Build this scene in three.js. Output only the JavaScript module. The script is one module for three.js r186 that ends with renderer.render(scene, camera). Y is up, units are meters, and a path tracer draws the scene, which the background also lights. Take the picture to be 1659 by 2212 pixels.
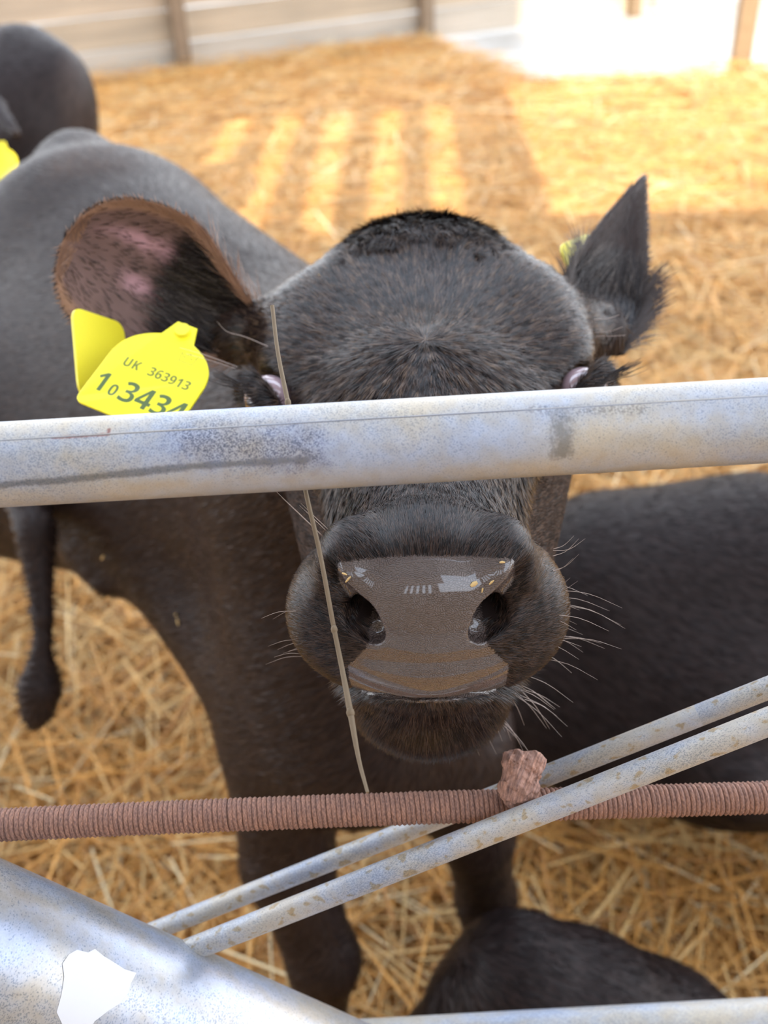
import * as THREE from 'three';
import { mergeGeometries } from 'three/addons/utils/BufferGeometryUtils.js';
import { ImprovedNoise } from 'three/addons/math/ImprovedNoise.js';

// ---------------------------------------------------------------- camera, sky, sun, exposure
const scene = new THREE.Scene();
const FOCAL = 2125, PITCH = 35 * Math.PI / 180, ROLL = 3 * Math.PI / 180, EYE = 1.62;
const V = (x, y, z) => new THREE.Vector3(x, y, z);
const camPos = V(0, EYE, 0);
const F = V(0, -Math.sin(PITCH), -Math.cos(PITCH)), U0 = V(0, Math.cos(PITCH), -Math.sin(PITCH)), R0 = V(1, 0, 0);
const RT = R0.clone().multiplyScalar(Math.cos(ROLL)).addScaledVector(U0, -Math.sin(ROLL));
const UP = U0.clone().multiplyScalar(Math.cos(ROLL)).addScaledVector(R0, Math.sin(ROLL));
const camera = new THREE.PerspectiveCamera(2 * Math.atan(1106 / FOCAL) * 180 / Math.PI, 0.75, 0.02, 200);
camera.position.copy(camPos); camera.up.copy(UP); camera.lookAt(camPos.clone().add(F)); camera.updateMatrixWorld();
camera.focus = 0.60; camera.userData.fStop = 5.0;

const renderer = new THREE.WebGLRenderer();
renderer.toneMapping = THREE.LinearToneMapping;
renderer.toneMappingExposure = 0.62;
renderer.shadowMap.enabled = true;

{ // open sky: pale blue overhead, whiter towards the horizon
  const w = 128, h = 64, a = new Float32Array(w * h * 4);
  for (let j = 0; j < h; j++) {
    const el = ((j + 0.5) / h - 0.5) * Math.PI, t = Math.max(0, Math.sin(el));
    for (let i = 0; i < w; i++) {
      const o = (j * w + i) * 4, k = 8.5;
      a[o] = k * (0.98 - 0.26 * t); a[o + 1] = k * (1.0 - 0.14 * t); a[o + 2] = k * (1.04 + 0.05 * t); a[o + 3] = 1;
    }
  }
  const sky = new THREE.DataTexture(a, w, h, THREE.RGBAFormat, THREE.FloatType);
  sky.mapping = THREE.EquirectangularReflectionMapping; sky.magFilter = THREE.LinearFilter; sky.needsUpdate = true;
  scene.background = sky; scene.environment = sky;
}
const SUN_TAN = 0.40, SUN_X = 0.05;                       // low evening sun from behind the camera
const sun = new THREE.DirectionalLight(new THREE.Color().setRGB(1, 0.84, 0.58), 15);
sun.position.set(-SUN_X * 12, SUN_TAN * 12, 12); sun.target.position.set(0, 0, 0);
sun.castShadow = true; sun.shadow.mapSize.set(4096, 4096); sun.shadow.radius = 1;
Object.assign(sun.shadow.camera, { left: -12, right: 12, top: 12, bottom: -12, near: 0.5, far: 60 });
scene.add(sun, sun.target);

// ---------------------------------------------------------------- helpers
let seed = 12345;
function rnd() { seed = (seed + 0x6D2B79F5) | 0; let t = Math.imul(seed ^ (seed >>> 15), 1 | seed); t = (t + Math.imul(t ^ (t >>> 7), 61 | t)) ^ t; return ((t ^ (t >>> 14)) >>> 0) / 4294967296; }
const rr = (a, b) => a + (b - a) * rnd();
const gauss = () => (rnd() + rnd() + rnd() + rnd() - 2) * 0.87;
const clamp = (x, a, b) => x < a ? a : x > b ? b : x;
const sstep = (a, b, x) => { const t = clamp((x - a) / (b - a), 0, 1); return t * t * (3 - 2 * t); };
const perlin = new ImprovedNoise();
const fbm = (x, y, z, o = 4) => { let s = 0, a = 0.5; for (let i = 0; i < o; i++) { s += a * perlin.noise(x, y, z); x *= 2.03; y *= 2.03; z *= 2.03; a *= 0.5; } return s; };
// a place in the yard from where it stands in the photograph and how far away it is
const C = (px, py, d) => camPos.clone().addScaledVector(RT, d * (px - 829.5) / FOCAL).addScaledVector(UP, d * (1106 - py) / FOCAL).addScaledVector(F, d);
const Zp = (px, py, z) => { const q = C(px, py, 1).sub(camPos); return camPos.clone().addScaledVector(q, z / q.z); };
const lin = (r, g, b) => new THREE.Color().setRGB(r, g, b);

const used = {};
function numbered(n) { used[n] = (used[n] ?? -1) + 1; return used[n] ? n + '_' + String(used[n]).padStart(3, '0') : n; }
function shadows(o) { o.traverse((m) => { m.castShadow = true; m.receiveShadow = true; }); return o; }
function part(name, geo, mat, parent, extra) { const m = new THREE.Mesh(geo, mat); m.name = name; if (extra) Object.assign(m.userData, extra); parent.add(m); shadows(m); return m; }
function thing(name, label, category, group) { const o = new THREE.Group(); o.name = numbered(name); o.userData = { label, category }; if (group) o.userData.group = group; scene.add(o); return o; }
function struct(name) { const o = new THREE.Group(); o.name = name; o.userData = { kind: 'structure' }; scene.add(o); return o; }

function tex(w, h, fn, srgb = false, rx = 1, ry = 1) {      // fn(u, v) -> grey or [r, g, b], 0..1
  const a = new Uint8Array(w * h * 4);
  for (let j = 0; j < h; j++) for (let i = 0; i < w; i++) {
    const c = fn(i / w, j / h, i, j), o = (j * w + i) * 4;
    if (typeof c === 'number') a[o] = a[o + 1] = a[o + 2] = clamp(c, 0, 1) * 255; else { a[o] = clamp(c[0], 0, 1) * 255; a[o + 1] = clamp(c[1], 0, 1) * 255; a[o + 2] = clamp(c[2], 0, 1) * 255; }
    a[o + 3] = 255;
  }
  const t = new THREE.DataTexture(a, w, h); t.wrapS = t.wrapT = THREE.RepeatWrapping; t.magFilter = THREE.LinearFilter; t.minFilter = THREE.LinearFilter; t.repeat.set(rx, ry);
  if (srgb) t.colorSpace = THREE.SRGBColorSpace; t.needsUpdate = true; return t;
}
// a tube through points with a radius at each; uv in metres
function tubeGeo(pts, rad, sides = 10, perSeg = 1, caps = true) {
  const curve = new THREE.CatmullRomCurve3(pts), n = (pts.length - 1) * perSeg;
  const pos = [], nor = [], uv = [], idx = [], fr = curve.computeFrenetFrames(n, false); let len = 0, prev = null;
  for (let i = 0; i <= n; i++) {
    const t = i / n, p = curve.getPoint(t), f = t * (pts.length - 1), k = Math.min(Math.floor(f), pts.length - 2);
    const r = Array.isArray(rad) ? rad[k] + (rad[k + 1] - rad[k]) * (f - k) : rad;
    if (prev) len += p.distanceTo(prev); prev = p;
    for (let s = 0; s <= sides; s++) {
      const a = s / sides * Math.PI * 2, c = Math.cos(a), q = Math.sin(a), N = fr.normals[i], B = fr.binormals[i];
      const nx = c * N.x + q * B.x, ny = c * N.y + q * B.y, nz = c * N.z + q * B.z;
      pos.push(p.x + r * nx, p.y + r * ny, p.z + r * nz); nor.push(nx, ny, nz); uv.push(len, s / sides);
    }
  }
  for (let i = 0; i < n; i++) for (let s = 0; s < sides; s++) { const a = i * (sides + 1) + s, b = a + sides + 1; idx.push(a, a + 1, b, b, a + 1, b + 1); }
  if (caps) for (const [row, dir] of [[0, -1], [n, 1]]) {
    const p = curve.getPoint(row / n), t = curve.getTangent(row / n).multiplyScalar(dir), c0 = pos.length / 3; pos.push(p.x, p.y, p.z); nor.push(t.x, t.y, t.z); uv.push(0, 0);
    for (let s = 0; s <= sides; s++) { const o = (row * (sides + 1) + s) * 3; pos.push(pos[o], pos[o + 1], pos[o + 2]); nor.push(t.x, t.y, t.z); uv.push(0, 0); }
    for (let s = 0; s < sides; s++) dir < 0 ? idx.push(c0, c0 + 2 + s, c0 + 1 + s) : idx.push(c0, c0 + 1 + s, c0 + 2 + s);
  }
  const g = new THREE.BufferGeometry();
  g.setAttribute('position', new THREE.Float32BufferAttribute(pos, 3)); g.setAttribute('normal', new THREE.Float32BufferAttribute(nor, 3)); g.setAttribute('uv', new THREE.Float32BufferAttribute(uv, 2)); g.setIndex(idx); return g;
}

// ---- distance fields: tapered capsules and ellipsoids joined with a smooth minimum
const smin = (a, b, k) => { const h = Math.max(k - Math.abs(a - b), 0) / k; return Math.min(a, b) - h * h * k * 0.25; };
const smax = (a, b, k) => -smin(-a, -b, k);
class Field {
  constructor() { this.p = []; }
  cone(a, b, r1, r2, k = 0.04, op = 1) { a = [].concat(a.isVector3 ? a.toArray() : a); b = [].concat(b.isVector3 ? b.toArray() : b); this.p.push({ t: 0, a, d: [b[0] - a[0], b[1] - a[1], b[2] - a[2]], r1, r2, k, op, bb: Math.max(1e-9, (b[0] - a[0]) ** 2 + (b[1] - a[1]) ** 2 + (b[2] - a[2]) ** 2) }); return this; }
  ell(c, r, k = 0.03, op = 1, rot = null) { c = c.isVector3 ? c.toArray() : c; let m = null; if (rot) { m = new THREE.Matrix4().makeRotationFromEuler(new THREE.Euler(...rot)).transpose().elements; } this.p.push({ t: 1, c, r, k, op, m }); return this; }
  both(fn) { fn(-1); fn(1); return this; }
  at(x, y, z) {
    let d = 1e3;
    for (const p of this.p) {
      let e;
      if (p.t === 0) {
        const ax = x - p.a[0], ay = y - p.a[1], az = z - p.a[2], h = clamp((ax * p.d[0] + ay * p.d[1] + az * p.d[2]) / p.bb, 0, 1);
        const qx = ax - p.d[0] * h, qy = ay - p.d[1] * h, qz = az - p.d[2] * h; e = Math.sqrt(qx * qx + qy * qy + qz * qz) - (p.r1 + (p.r2 - p.r1) * h);
      } else {
        let ax = x - p.c[0], ay = y - p.c[1], az = z - p.c[2];
        if (p.m) { const m = p.m, bx = m[0] * ax + m[4] * ay + m[8] * az, by = m[1] * ax + m[5] * ay + m[9] * az; az = m[2] * ax + m[6] * ay + m[10] * az; ax = bx; ay = by; }
        const ux = ax / p.r[0], uy = ay / p.r[1], uz = az / p.r[2], k0 = Math.sqrt(ux * ux + uy * uy + uz * uz);
        const vx = ux / p.r[0], vy = uy / p.r[1], vz = uz / p.r[2], k1 = Math.sqrt(vx * vx + vy * vy + vz * vz);
        e = k1 < 1e-9 ? -Math.min(...p.r) : k0 * (k0 - 1) / k1;
      }
      d = p.op > 0 ? (e - d > p.k ? d : smin(d, e, p.k)) : (-e < d - p.k ? d : smax(d, -e, p.k));
    }
    return d;
  }
}
// surface nets over a box of the field; keep(p) may leave cells out
function meshField(f, lo, hi, cell, keep) {
  const nx = Math.ceil((hi[0] - lo[0]) / cell) + 1, ny = Math.ceil((hi[1] - lo[1]) / cell) + 1, nz = Math.ceil((hi[2] - lo[2]) / cell) + 1;
  const val = new Float32Array(nx * ny * nz), B = 8, id = (i, j, k) => (k * ny + j) * nx + i;
  for (let K = 0; K < nz; K += B) for (let J = 0; J < ny; J += B) for (let I = 0; I < nx; I += B) {
    const c = f(lo[0] + (I + 4) * cell, lo[1] + (J + 4) * cell, lo[2] + (K + 4) * cell), far = Math.abs(c) > B * cell * 1.7;
    for (let k = K; k < Math.min(K + B, nz); k++) for (let j = J; j < Math.min(J + B, ny); j++) for (let i = I; i < Math.min(I + B, nx); i++)
      val[id(i, j, k)] = far ? c : f(lo[0] + i * cell, lo[1] + j * cell, lo[2] + k * cell);
  }
  const vert = new Int32Array(nx * ny * nz).fill(-1), pos = [], idx = [];
  const E = [[0, 1], [2, 3], [4, 5], [6, 7], [0, 2], [1, 3], [4, 6], [5, 7], [0, 4], [1, 5], [2, 6], [3, 7]], o8 = new Float32Array(8);
  for (let k = 0; k < nz - 1; k++) for (let j = 0; j < ny - 1; j++) for (let i = 0; i < nx - 1; i++) {
    let m = 0; for (let c = 0; c < 8; c++) { o8[c] = val[id(i + (c & 1), j + (c >> 1 & 1), k + (c >> 2))]; if (o8[c] < 0) m++; }
    if (m === 0 || m === 8) continue;
    let x = 0, y = 0, z = 0, n = 0;
    for (const [a, b] of E) if (o8[a] < 0 !== o8[b] < 0) { const t = o8[a] / (o8[a] - o8[b]); x += (a & 1) + t * ((b & 1) - (a & 1)); y += (a >> 1 & 1) + t * ((b >> 1 & 1) - (a >> 1 & 1)); z += (a >> 2) + t * ((b >> 2) - (a >> 2)); n++; }
    const px = lo[0] + (i + x / n) * cell, py = lo[1] + (j + y / n) * cell, pz = lo[2] + (k + z / n) * cell;
    if (keep && !keep(px, py, pz)) continue;
    vert[id(i, j, k)] = pos.length / 3; pos.push(px, py, pz);
  }
  const quad = (a, b, c, d, flip) => { if (a < 0 || b < 0 || c < 0 || d < 0) return; flip ? idx.push(a, c, b, a, d, c) : idx.push(a, b, c, a, c, d); };
  for (let k = 1; k < nz - 1; k++) for (let j = 1; j < ny - 1; j++) for (let i = 1; i < nx - 1; i++) {
    const s = val[id(i, j, k)] < 0;
    if (s !== val[id(i + 1, j, k)] < 0) quad(vert[id(i, j - 1, k - 1)], vert[id(i, j, k - 1)], vert[id(i, j, k)], vert[id(i, j - 1, k)], !s);
    if (s !== val[id(i, j + 1, k)] < 0) quad(vert[id(i - 1, j, k - 1)], vert[id(i - 1, j, k)], vert[id(i, j, k)], vert[id(i, j, k - 1)], !s);
    if (s !== val[id(i, j, k + 1)] < 0) quad(vert[id(i - 1, j - 1, k)], vert[id(i, j - 1, k)], vert[id(i, j, k)], vert[id(i - 1, j, k)], !s);
  }
  const nor = new Float32Array(pos.length), e = cell * 0.6;
  for (let i = 0; i < pos.length; i += 3) {
    const x = pos[i], y = pos[i + 1], z = pos[i + 2];
    let gx = f(x + e, y, z) - f(x - e, y, z), gy = f(x, y + e, z) - f(x, y - e, z), gz = f(x, y, z + e) - f(x, y, z - e); const l = Math.hypot(gx, gy, gz) || 1;
    nor[i] = gx / l; nor[i + 1] = gy / l; nor[i + 2] = gz / l;
  }
  return { pos: Float32Array.from(pos), nor, idx: Uint32Array.from(idx) };
}
// hairs as tapered curved blades on a surface; style(p, n) -> null or { dir, len, lift, wid, col, curl }
function furGeo(s, count, style, round = 0.6) {
  const nt = s.idx.length / 3, cum = new Float64Array(nt); let tot = 0;
  const P = s.pos, N = s.nor, I = s.idx;
  for (let t = 0; t < nt; t++) {
    const a = I[3 * t] * 3, b = I[3 * t + 1] * 3, c = I[3 * t + 2] * 3, ux = P[b] - P[a], uy = P[b + 1] - P[a + 1], uz = P[b + 2] - P[a + 2], vx = P[c] - P[a], vy = P[c + 1] - P[a + 1], vz = P[c + 2] - P[a + 2];
    const dens = s.dens ? s.dens(P[a], P[a + 1], P[a + 2], N[a], N[a + 1], N[a + 2]) : 1;
    tot += Math.hypot(uy * vz - uz * vy, uz * vx - ux * vz, ux * vy - uy * vx) * 0.5 * dens; cum[t] = tot;
  }
  const pos = new Float32Array(count * 15), nor = new Float32Array(count * 15), col = new Float32Array(count * 15), idx = new Uint32Array(count * 9);
  let n = 0; const p = V(), q = V(), d = V(), b = V(), m = V(), tmp = V();
  for (let h = 0; h < count; h++) {
    const target = (h + rnd()) / count * tot; let lo = 0, hi = nt - 1; while (lo < hi) { const mid = (lo + hi) >> 1; if (cum[mid] < target) lo = mid + 1; else hi = mid; }
    const a = I[3 * lo] * 3, bb = I[3 * lo + 1] * 3, c = I[3 * lo + 2] * 3; let u = rnd(), v = rnd(); if (u + v > 1) { u = 1 - u; v = 1 - v; } const w = 1 - u - v;
    p.set(P[a] * w + P[bb] * u + P[c] * v, P[a + 1] * w + P[bb + 1] * u + P[c + 1] * v, P[a + 2] * w + P[bb + 2] * u + P[c + 2] * v);
    q.set(N[a] * w + N[bb] * u + N[c] * v, N[a + 1] * w + N[bb + 1] * u + N[c + 1] * v, N[a + 2] * w + N[bb + 2] * u + N[c + 2] * v).normalize();
    const st = style(p, q); if (!st) continue;
    d.copy(st.dir).addScaledVector(q, -st.dir.dot(q)); if (d.lengthSq() < 1e-8) d.set(1, 0, 0); d.normalize();
    tmp.crossVectors(q, d); d.addScaledVector(tmp, gauss() * (st.mess ?? 0.25)).normalize();
    const L = st.len * rr(0.65, 1.15), l1 = st.lift * rr(0.6, 1.4), l2 = l1 * (st.curl ?? 0.5), roll = gauss() * (st.roll ?? 0.45);
    tmp.crossVectors(q, d).normalize(); b.copy(tmp).multiplyScalar(Math.cos(roll)).addScaledVector(q, Math.sin(roll)); m.crossVectors(d, b).normalize(); const flip = m.dot(q) < 0; if (flip) { m.negate(); b.negate(); }
    const W = st.wid * rr(0.7, 1.3) * 0.5, o = n * 15;
    const mx = p.x + L * 0.5 * (d.x + q.x * l1), my = p.y + L * 0.5 * (d.y + q.y * l1), mz = p.z + L * 0.5 * (d.z + q.z * l1);
    const tx = mx + L * 0.5 * (d.x + q.x * l2), ty = my + L * 0.5 * (d.y + q.y * l2), tz = mz + L * 0.5 * (d.z + q.z * l2);
    pos.set([p.x - b.x * W, p.y - b.y * W, p.z - b.z * W, p.x + b.x * W, p.y + b.y * W, p.z + b.z * W, mx - b.x * W * 0.8, my - b.y * W * 0.8, mz - b.z * W * 0.8, mx + b.x * W * 0.8, my + b.y * W * 0.8, mz + b.z * W * 0.8, tx, ty, tz], o);
    const k = round, il = 1 / Math.hypot(1, k);
    const lx = (m.x - b.x * k) * il, ly = (m.y - b.y * k) * il, lz = (m.z - b.z * k) * il, rx = (m.x + b.x * k) * il, ry = (m.y + b.y * k) * il, rz = (m.z + b.z * k) * il;
    nor.set([lx, ly, lz, rx, ry, rz, lx, ly, lz, rx, ry, rz, m.x, m.y, m.z], o);
    const g = st.col; col.set([g[0], g[1], g[2], g[0], g[1], g[2], g[0], g[1], g[2], g[0], g[1], g[2], g[0], g[1], g[2]], o);
    const v0 = n * 5; idx.set([v0, v0 + 2, v0 + 1, v0 + 1, v0 + 2, v0 + 3, v0 + 2, v0 + 4, v0 + 3], n * 9); n++;
  }
  const g = new THREE.BufferGeometry();
  g.setAttribute('position', new THREE.BufferAttribute(pos.slice(0, n * 15), 3)); g.setAttribute('normal', new THREE.BufferAttribute(nor.slice(0, n * 15), 3)); g.setAttribute('color', new THREE.BufferAttribute(col.slice(0, n * 15), 3)); g.setIndex(new THREE.BufferAttribute(idx.slice(0, n * 9), 1)); return g;
}

// ---------------------------------------------------------------- materials
const mHide = new THREE.MeshPhysicalMaterial({ color: 0xffffff, vertexColors: true, roughness: 0.6, specularIntensity: 0.4 }); mHide.name = 'dark hide';
const mFur = new THREE.MeshPhysicalMaterial({ color: 0xffffff, vertexColors: true, roughness: 0.27, specularIntensity: 0.6, side: THREE.DoubleSide }); mFur.name = 'glossy dark hair';
const mCoat = new THREE.MeshPhysicalMaterial({ color: 0xffffff, vertexColors: true, roughness: 0.34, specularIntensity: 0.24, side: THREE.DoubleSide }); mCoat.name = 'short dark coat';
const mMatte = new THREE.MeshPhysicalMaterial({ color: 0xffffff, vertexColors: true, roughness: 0.6, specularIntensity: 0.15, side: THREE.DoubleSide }); mMatte.name = 'dull cheek hair';
const mWhisker = new THREE.MeshPhysicalMaterial({ color: lin(0.42, 0.34, 0.3), roughness: 0.3 }); mWhisker.name = 'pale whisker';

// labyrinth relief of the muzzle: a band of wavelengths round 2.4 mm
const wormTex = (() => {
  const waves = []; for (let i = 0; i < 46; i++) { const a = rnd() * Math.PI * 2, k = rr(30, 46); waves.push([Math.round(Math.cos(a) * k), Math.round(Math.sin(a) * k), rnd() * 6.283]); }
  return tex(640, 640, (u, v) => { let s = 0; for (const w of waves) s += Math.cos(6.28318 * (w[0] * u + w[1] * v) + w[2]); s /= 4.8; return clamp(1 - Math.abs(s) * 1.1, 0, 1) ** 2 * -0.75 + 0.85 + 0.06 * rnd(); });
})();
const wetTex = tex(512, 512, (u, v) => { const n = fbm(u * 9, v * 9, 3.3, 4); return n > 0.02 ? 0.55 : 0.95; });
const mMuzzle = new THREE.MeshPhysicalMaterial({ color: lin(0.088, 0.064, 0.058), roughness: 0.42, bumpMap: wormTex, bumpScale: 0.0014, clearcoat: 1, clearcoatRoughness: 0.05 }); mMuzzle.name = 'moist muzzle skin';

// galvanised steel: pale grey with spangle, bluish bloom, dirt and marks
function galvTex(w, h, sx, sy, tone, marks) {
  return tex(w, h, (u, v) => {
    const X = u * sx, Y = v * sy;
    const fine = perlin.noise(X * 1300, Y * 1300, 1.7) + 0.9 * (rnd() - 0.5), mid = fbm(X * 110, Y * 110, 5.1, 3), big = fbm(X * 16, Y * 22, 9.2, 3), patch = fbm(X * 9 + 5, Y * 16, 2.2, 3);
    const cool = clamp(0.5 + 1.6 * big + 0.6 * mid, 0, 1), speck = sstep(0.12, 0.5, fine + 0.35 * mid + 0.9 * patch - 0.05), s = tone * (1 + 0.12 * mid + 0.06 * fine) * (1 - 0.26 * speck);
    let c = [s * (1.03 - 0.10 * cool - 0.05 * speck), s * (1.0 - 0.015 * cool), s * (0.95 + 0.15 * cool + 0.05 * speck)];
    if (marks) c = marks(X, v, c, fine) || c; return c;
  }, true);
}

// ---------------------------------------------------------------- the barn
const wallDir = V(2.05, 0, -0.92).normalize();              // the plank wall runs away to the right
const wallPt = (s, y, off = 0) => V(-2.16 + wallDir.x * s - wallDir.z * off, y, -8.54 + wallDir.z * s + wallDir.x * off);   // off: towards the pen
const woodTex = tex(512, 256, (u, v) => { const g = fbm(u * 4, v * 40, 2, 4), n = fbm(u * 2.5, v * 3, 8, 3); return [0.86 + 0.16 * g + 0.2 * n, 0.84 + 0.17 * g + 0.18 * n, 0.8 + 0.18 * g + 0.16 * n]; }, true);
const mPlank = [[0.52, 0.40, 0.29], [0.60, 0.50, 0.40], [0.56, 0.47, 0.37], [0.62, 0.56, 0.50]].map((c, i) => { const m = new THREE.MeshStandardMaterial({ color: lin(...c), map: woodTex, bumpMap: woodTex, bumpScale: 0.004, roughness: 0.85 }); m.name = 'weathered plank ' + i; return m; });
const mPost = new THREE.MeshStandardMaterial({ color: lin(0.26, 0.19, 0.13), roughness: 0.7, map: woodTex }); mPost.name = 'brown steel post';
const boxGeo = (x, y, z) => new THREE.BoxGeometry(x, y, z);
{
  const wall = struct('wall_back'); wall.userData.label = 'long low wall of horizontal planks behind the straw';
  const yaw = Math.atan2(-wallDir.z, wallDir.x), bays = [-5.1, -2.9, -0.35, 1.9, 4.2, 6.5, 8.8, 11.1];
  const postGeo = boxGeo(0.11, 4.2, 0.1);
  bays.forEach((s) => { const m = part('post', postGeo, mPost, wall); m.position.copy(wallPt(s + 1.1, 1.9, 0.075)); m.rotation.y = yaw; });
  for (let b = 0; b + 1 < bays.length; b++) {
    const L = bays[b + 1] - bays[b] - 0.015;
    for (let r = 0; r < 6; r++) {
      const m = part('plank', boxGeo(L, 0.232, 0.05), mPlank[[3, 2, 1, 0, 3, 0][r]], wall);
      m.position.copy(wallPt((bays[b] + bays[b + 1]) / 2 + 1.1, 0.118 + r * 0.245 - 0.02, rr(-0.01, 0.008) - 0.02)); m.rotation.y = yaw; m.rotation.z = rr(-0.004, 0.004);
    }
  }
}
// concrete floor under everything
const concTex = tex(512, 512, (u, v) => { const n = fbm(u * 7, v * 7, 1, 5), f = rnd() * 0.06; return [0.84 + 0.22 * n + f, 0.83 + 0.22 * n + f, 0.81 + 0.22 * n + f]; }, true, 6, 6);
const mConc = new THREE.MeshStandardMaterial({ color: lin(0.62, 0.6, 0.57), map: concTex, bumpMap: concTex, bumpScale: 0.004, roughness: 0.9 }); mConc.name = 'pale concrete';
{ const f = new THREE.Mesh(boxGeo(24, 0.3, 24), mConc); f.name = 'floor'; f.position.set(0, -0.2, -6); f.userData = { kind: 'structure' }; scene.add(shadows(f)); }
// roof with clear strips open to the sky, and the boarded front wall behind the camera with the gaps the sun comes through
const mRoof = new THREE.MeshStandardMaterial({ color: lin(0.34, 0.33, 0.31), roughness: 0.8 }); mRoof.name = 'grey fibre cement';
const mBoard = new THREE.MeshStandardMaterial({ color: lin(0.4, 0.32, 0.24), roughness: 0.85, map: woodTex }); mBoard.name = 'front cladding';
{
  const roof = struct('ceiling');
  for (const [z0, z1] of [[2.6, 0.4], [-0.1, -2.5], [-4.7, -6.6], [-8.4, -10.6]]) { const m = part('roof_panel', boxGeo(16, 0.06, z0 - z1), mRoof, roof); m.position.set(0, 5.65, (z0 + z1) / 2); }
  const front = struct('wall_front'), FZ = 2.5, X = (x, z) => x - SUN_X * (FZ - z);   // where the sun's ray to (x, z) crosses this wall
  const slab = (name, x0, x1, y0, y1) => { const m = part(name, boxGeo(x1 - x0, y1 - y0, 0.05), mBoard, front); m.position.set((x0 + x1) / 2, (y0 + y1) / 2, FZ); };
  const H = (z) => (FZ - z) * SUN_TAN, door = X(0.93, -6), dx1 = door + 6;
  const y0 = H(-4.5), y1 = H(-6.95);
  slab('wall_panel', -8, door, -0.05, y0); slab('wall_panel', door, dx1, -0.05, H(-4.7)); slab('shade_panel', door, X(1.43, -8.17), H(-7.45), 5.6); slab('wall_panel', dx1, 8, -0.05, 5.6);  // panel over the opening's upper left is added to shade the far floor
  slab('wall_panel', -8, door, y1, 5.6);
  const c = [-0.83, -0.51, -0.19, 0.13, 0.44].map((x) => X(x, -5.8)), g = 0.075; let x = -8;
  for (const s of c) { slab('board', x, s - g, y0, y1); x = s + g; } slab('board', x, door, y0, y1);
}

{ // slim post at the edge of the straw, in the sun
  const m = new THREE.Mesh(boxGeo(0.13, 2.4, 0.1), mPost); m.name = 'post'; m.userData = { label: 'slim brown post standing at the sunlit edge of the straw', category: 'post' }; m.position.set(2.78, 1.17, -7.72); scene.add(shadows(m));
}
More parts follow.
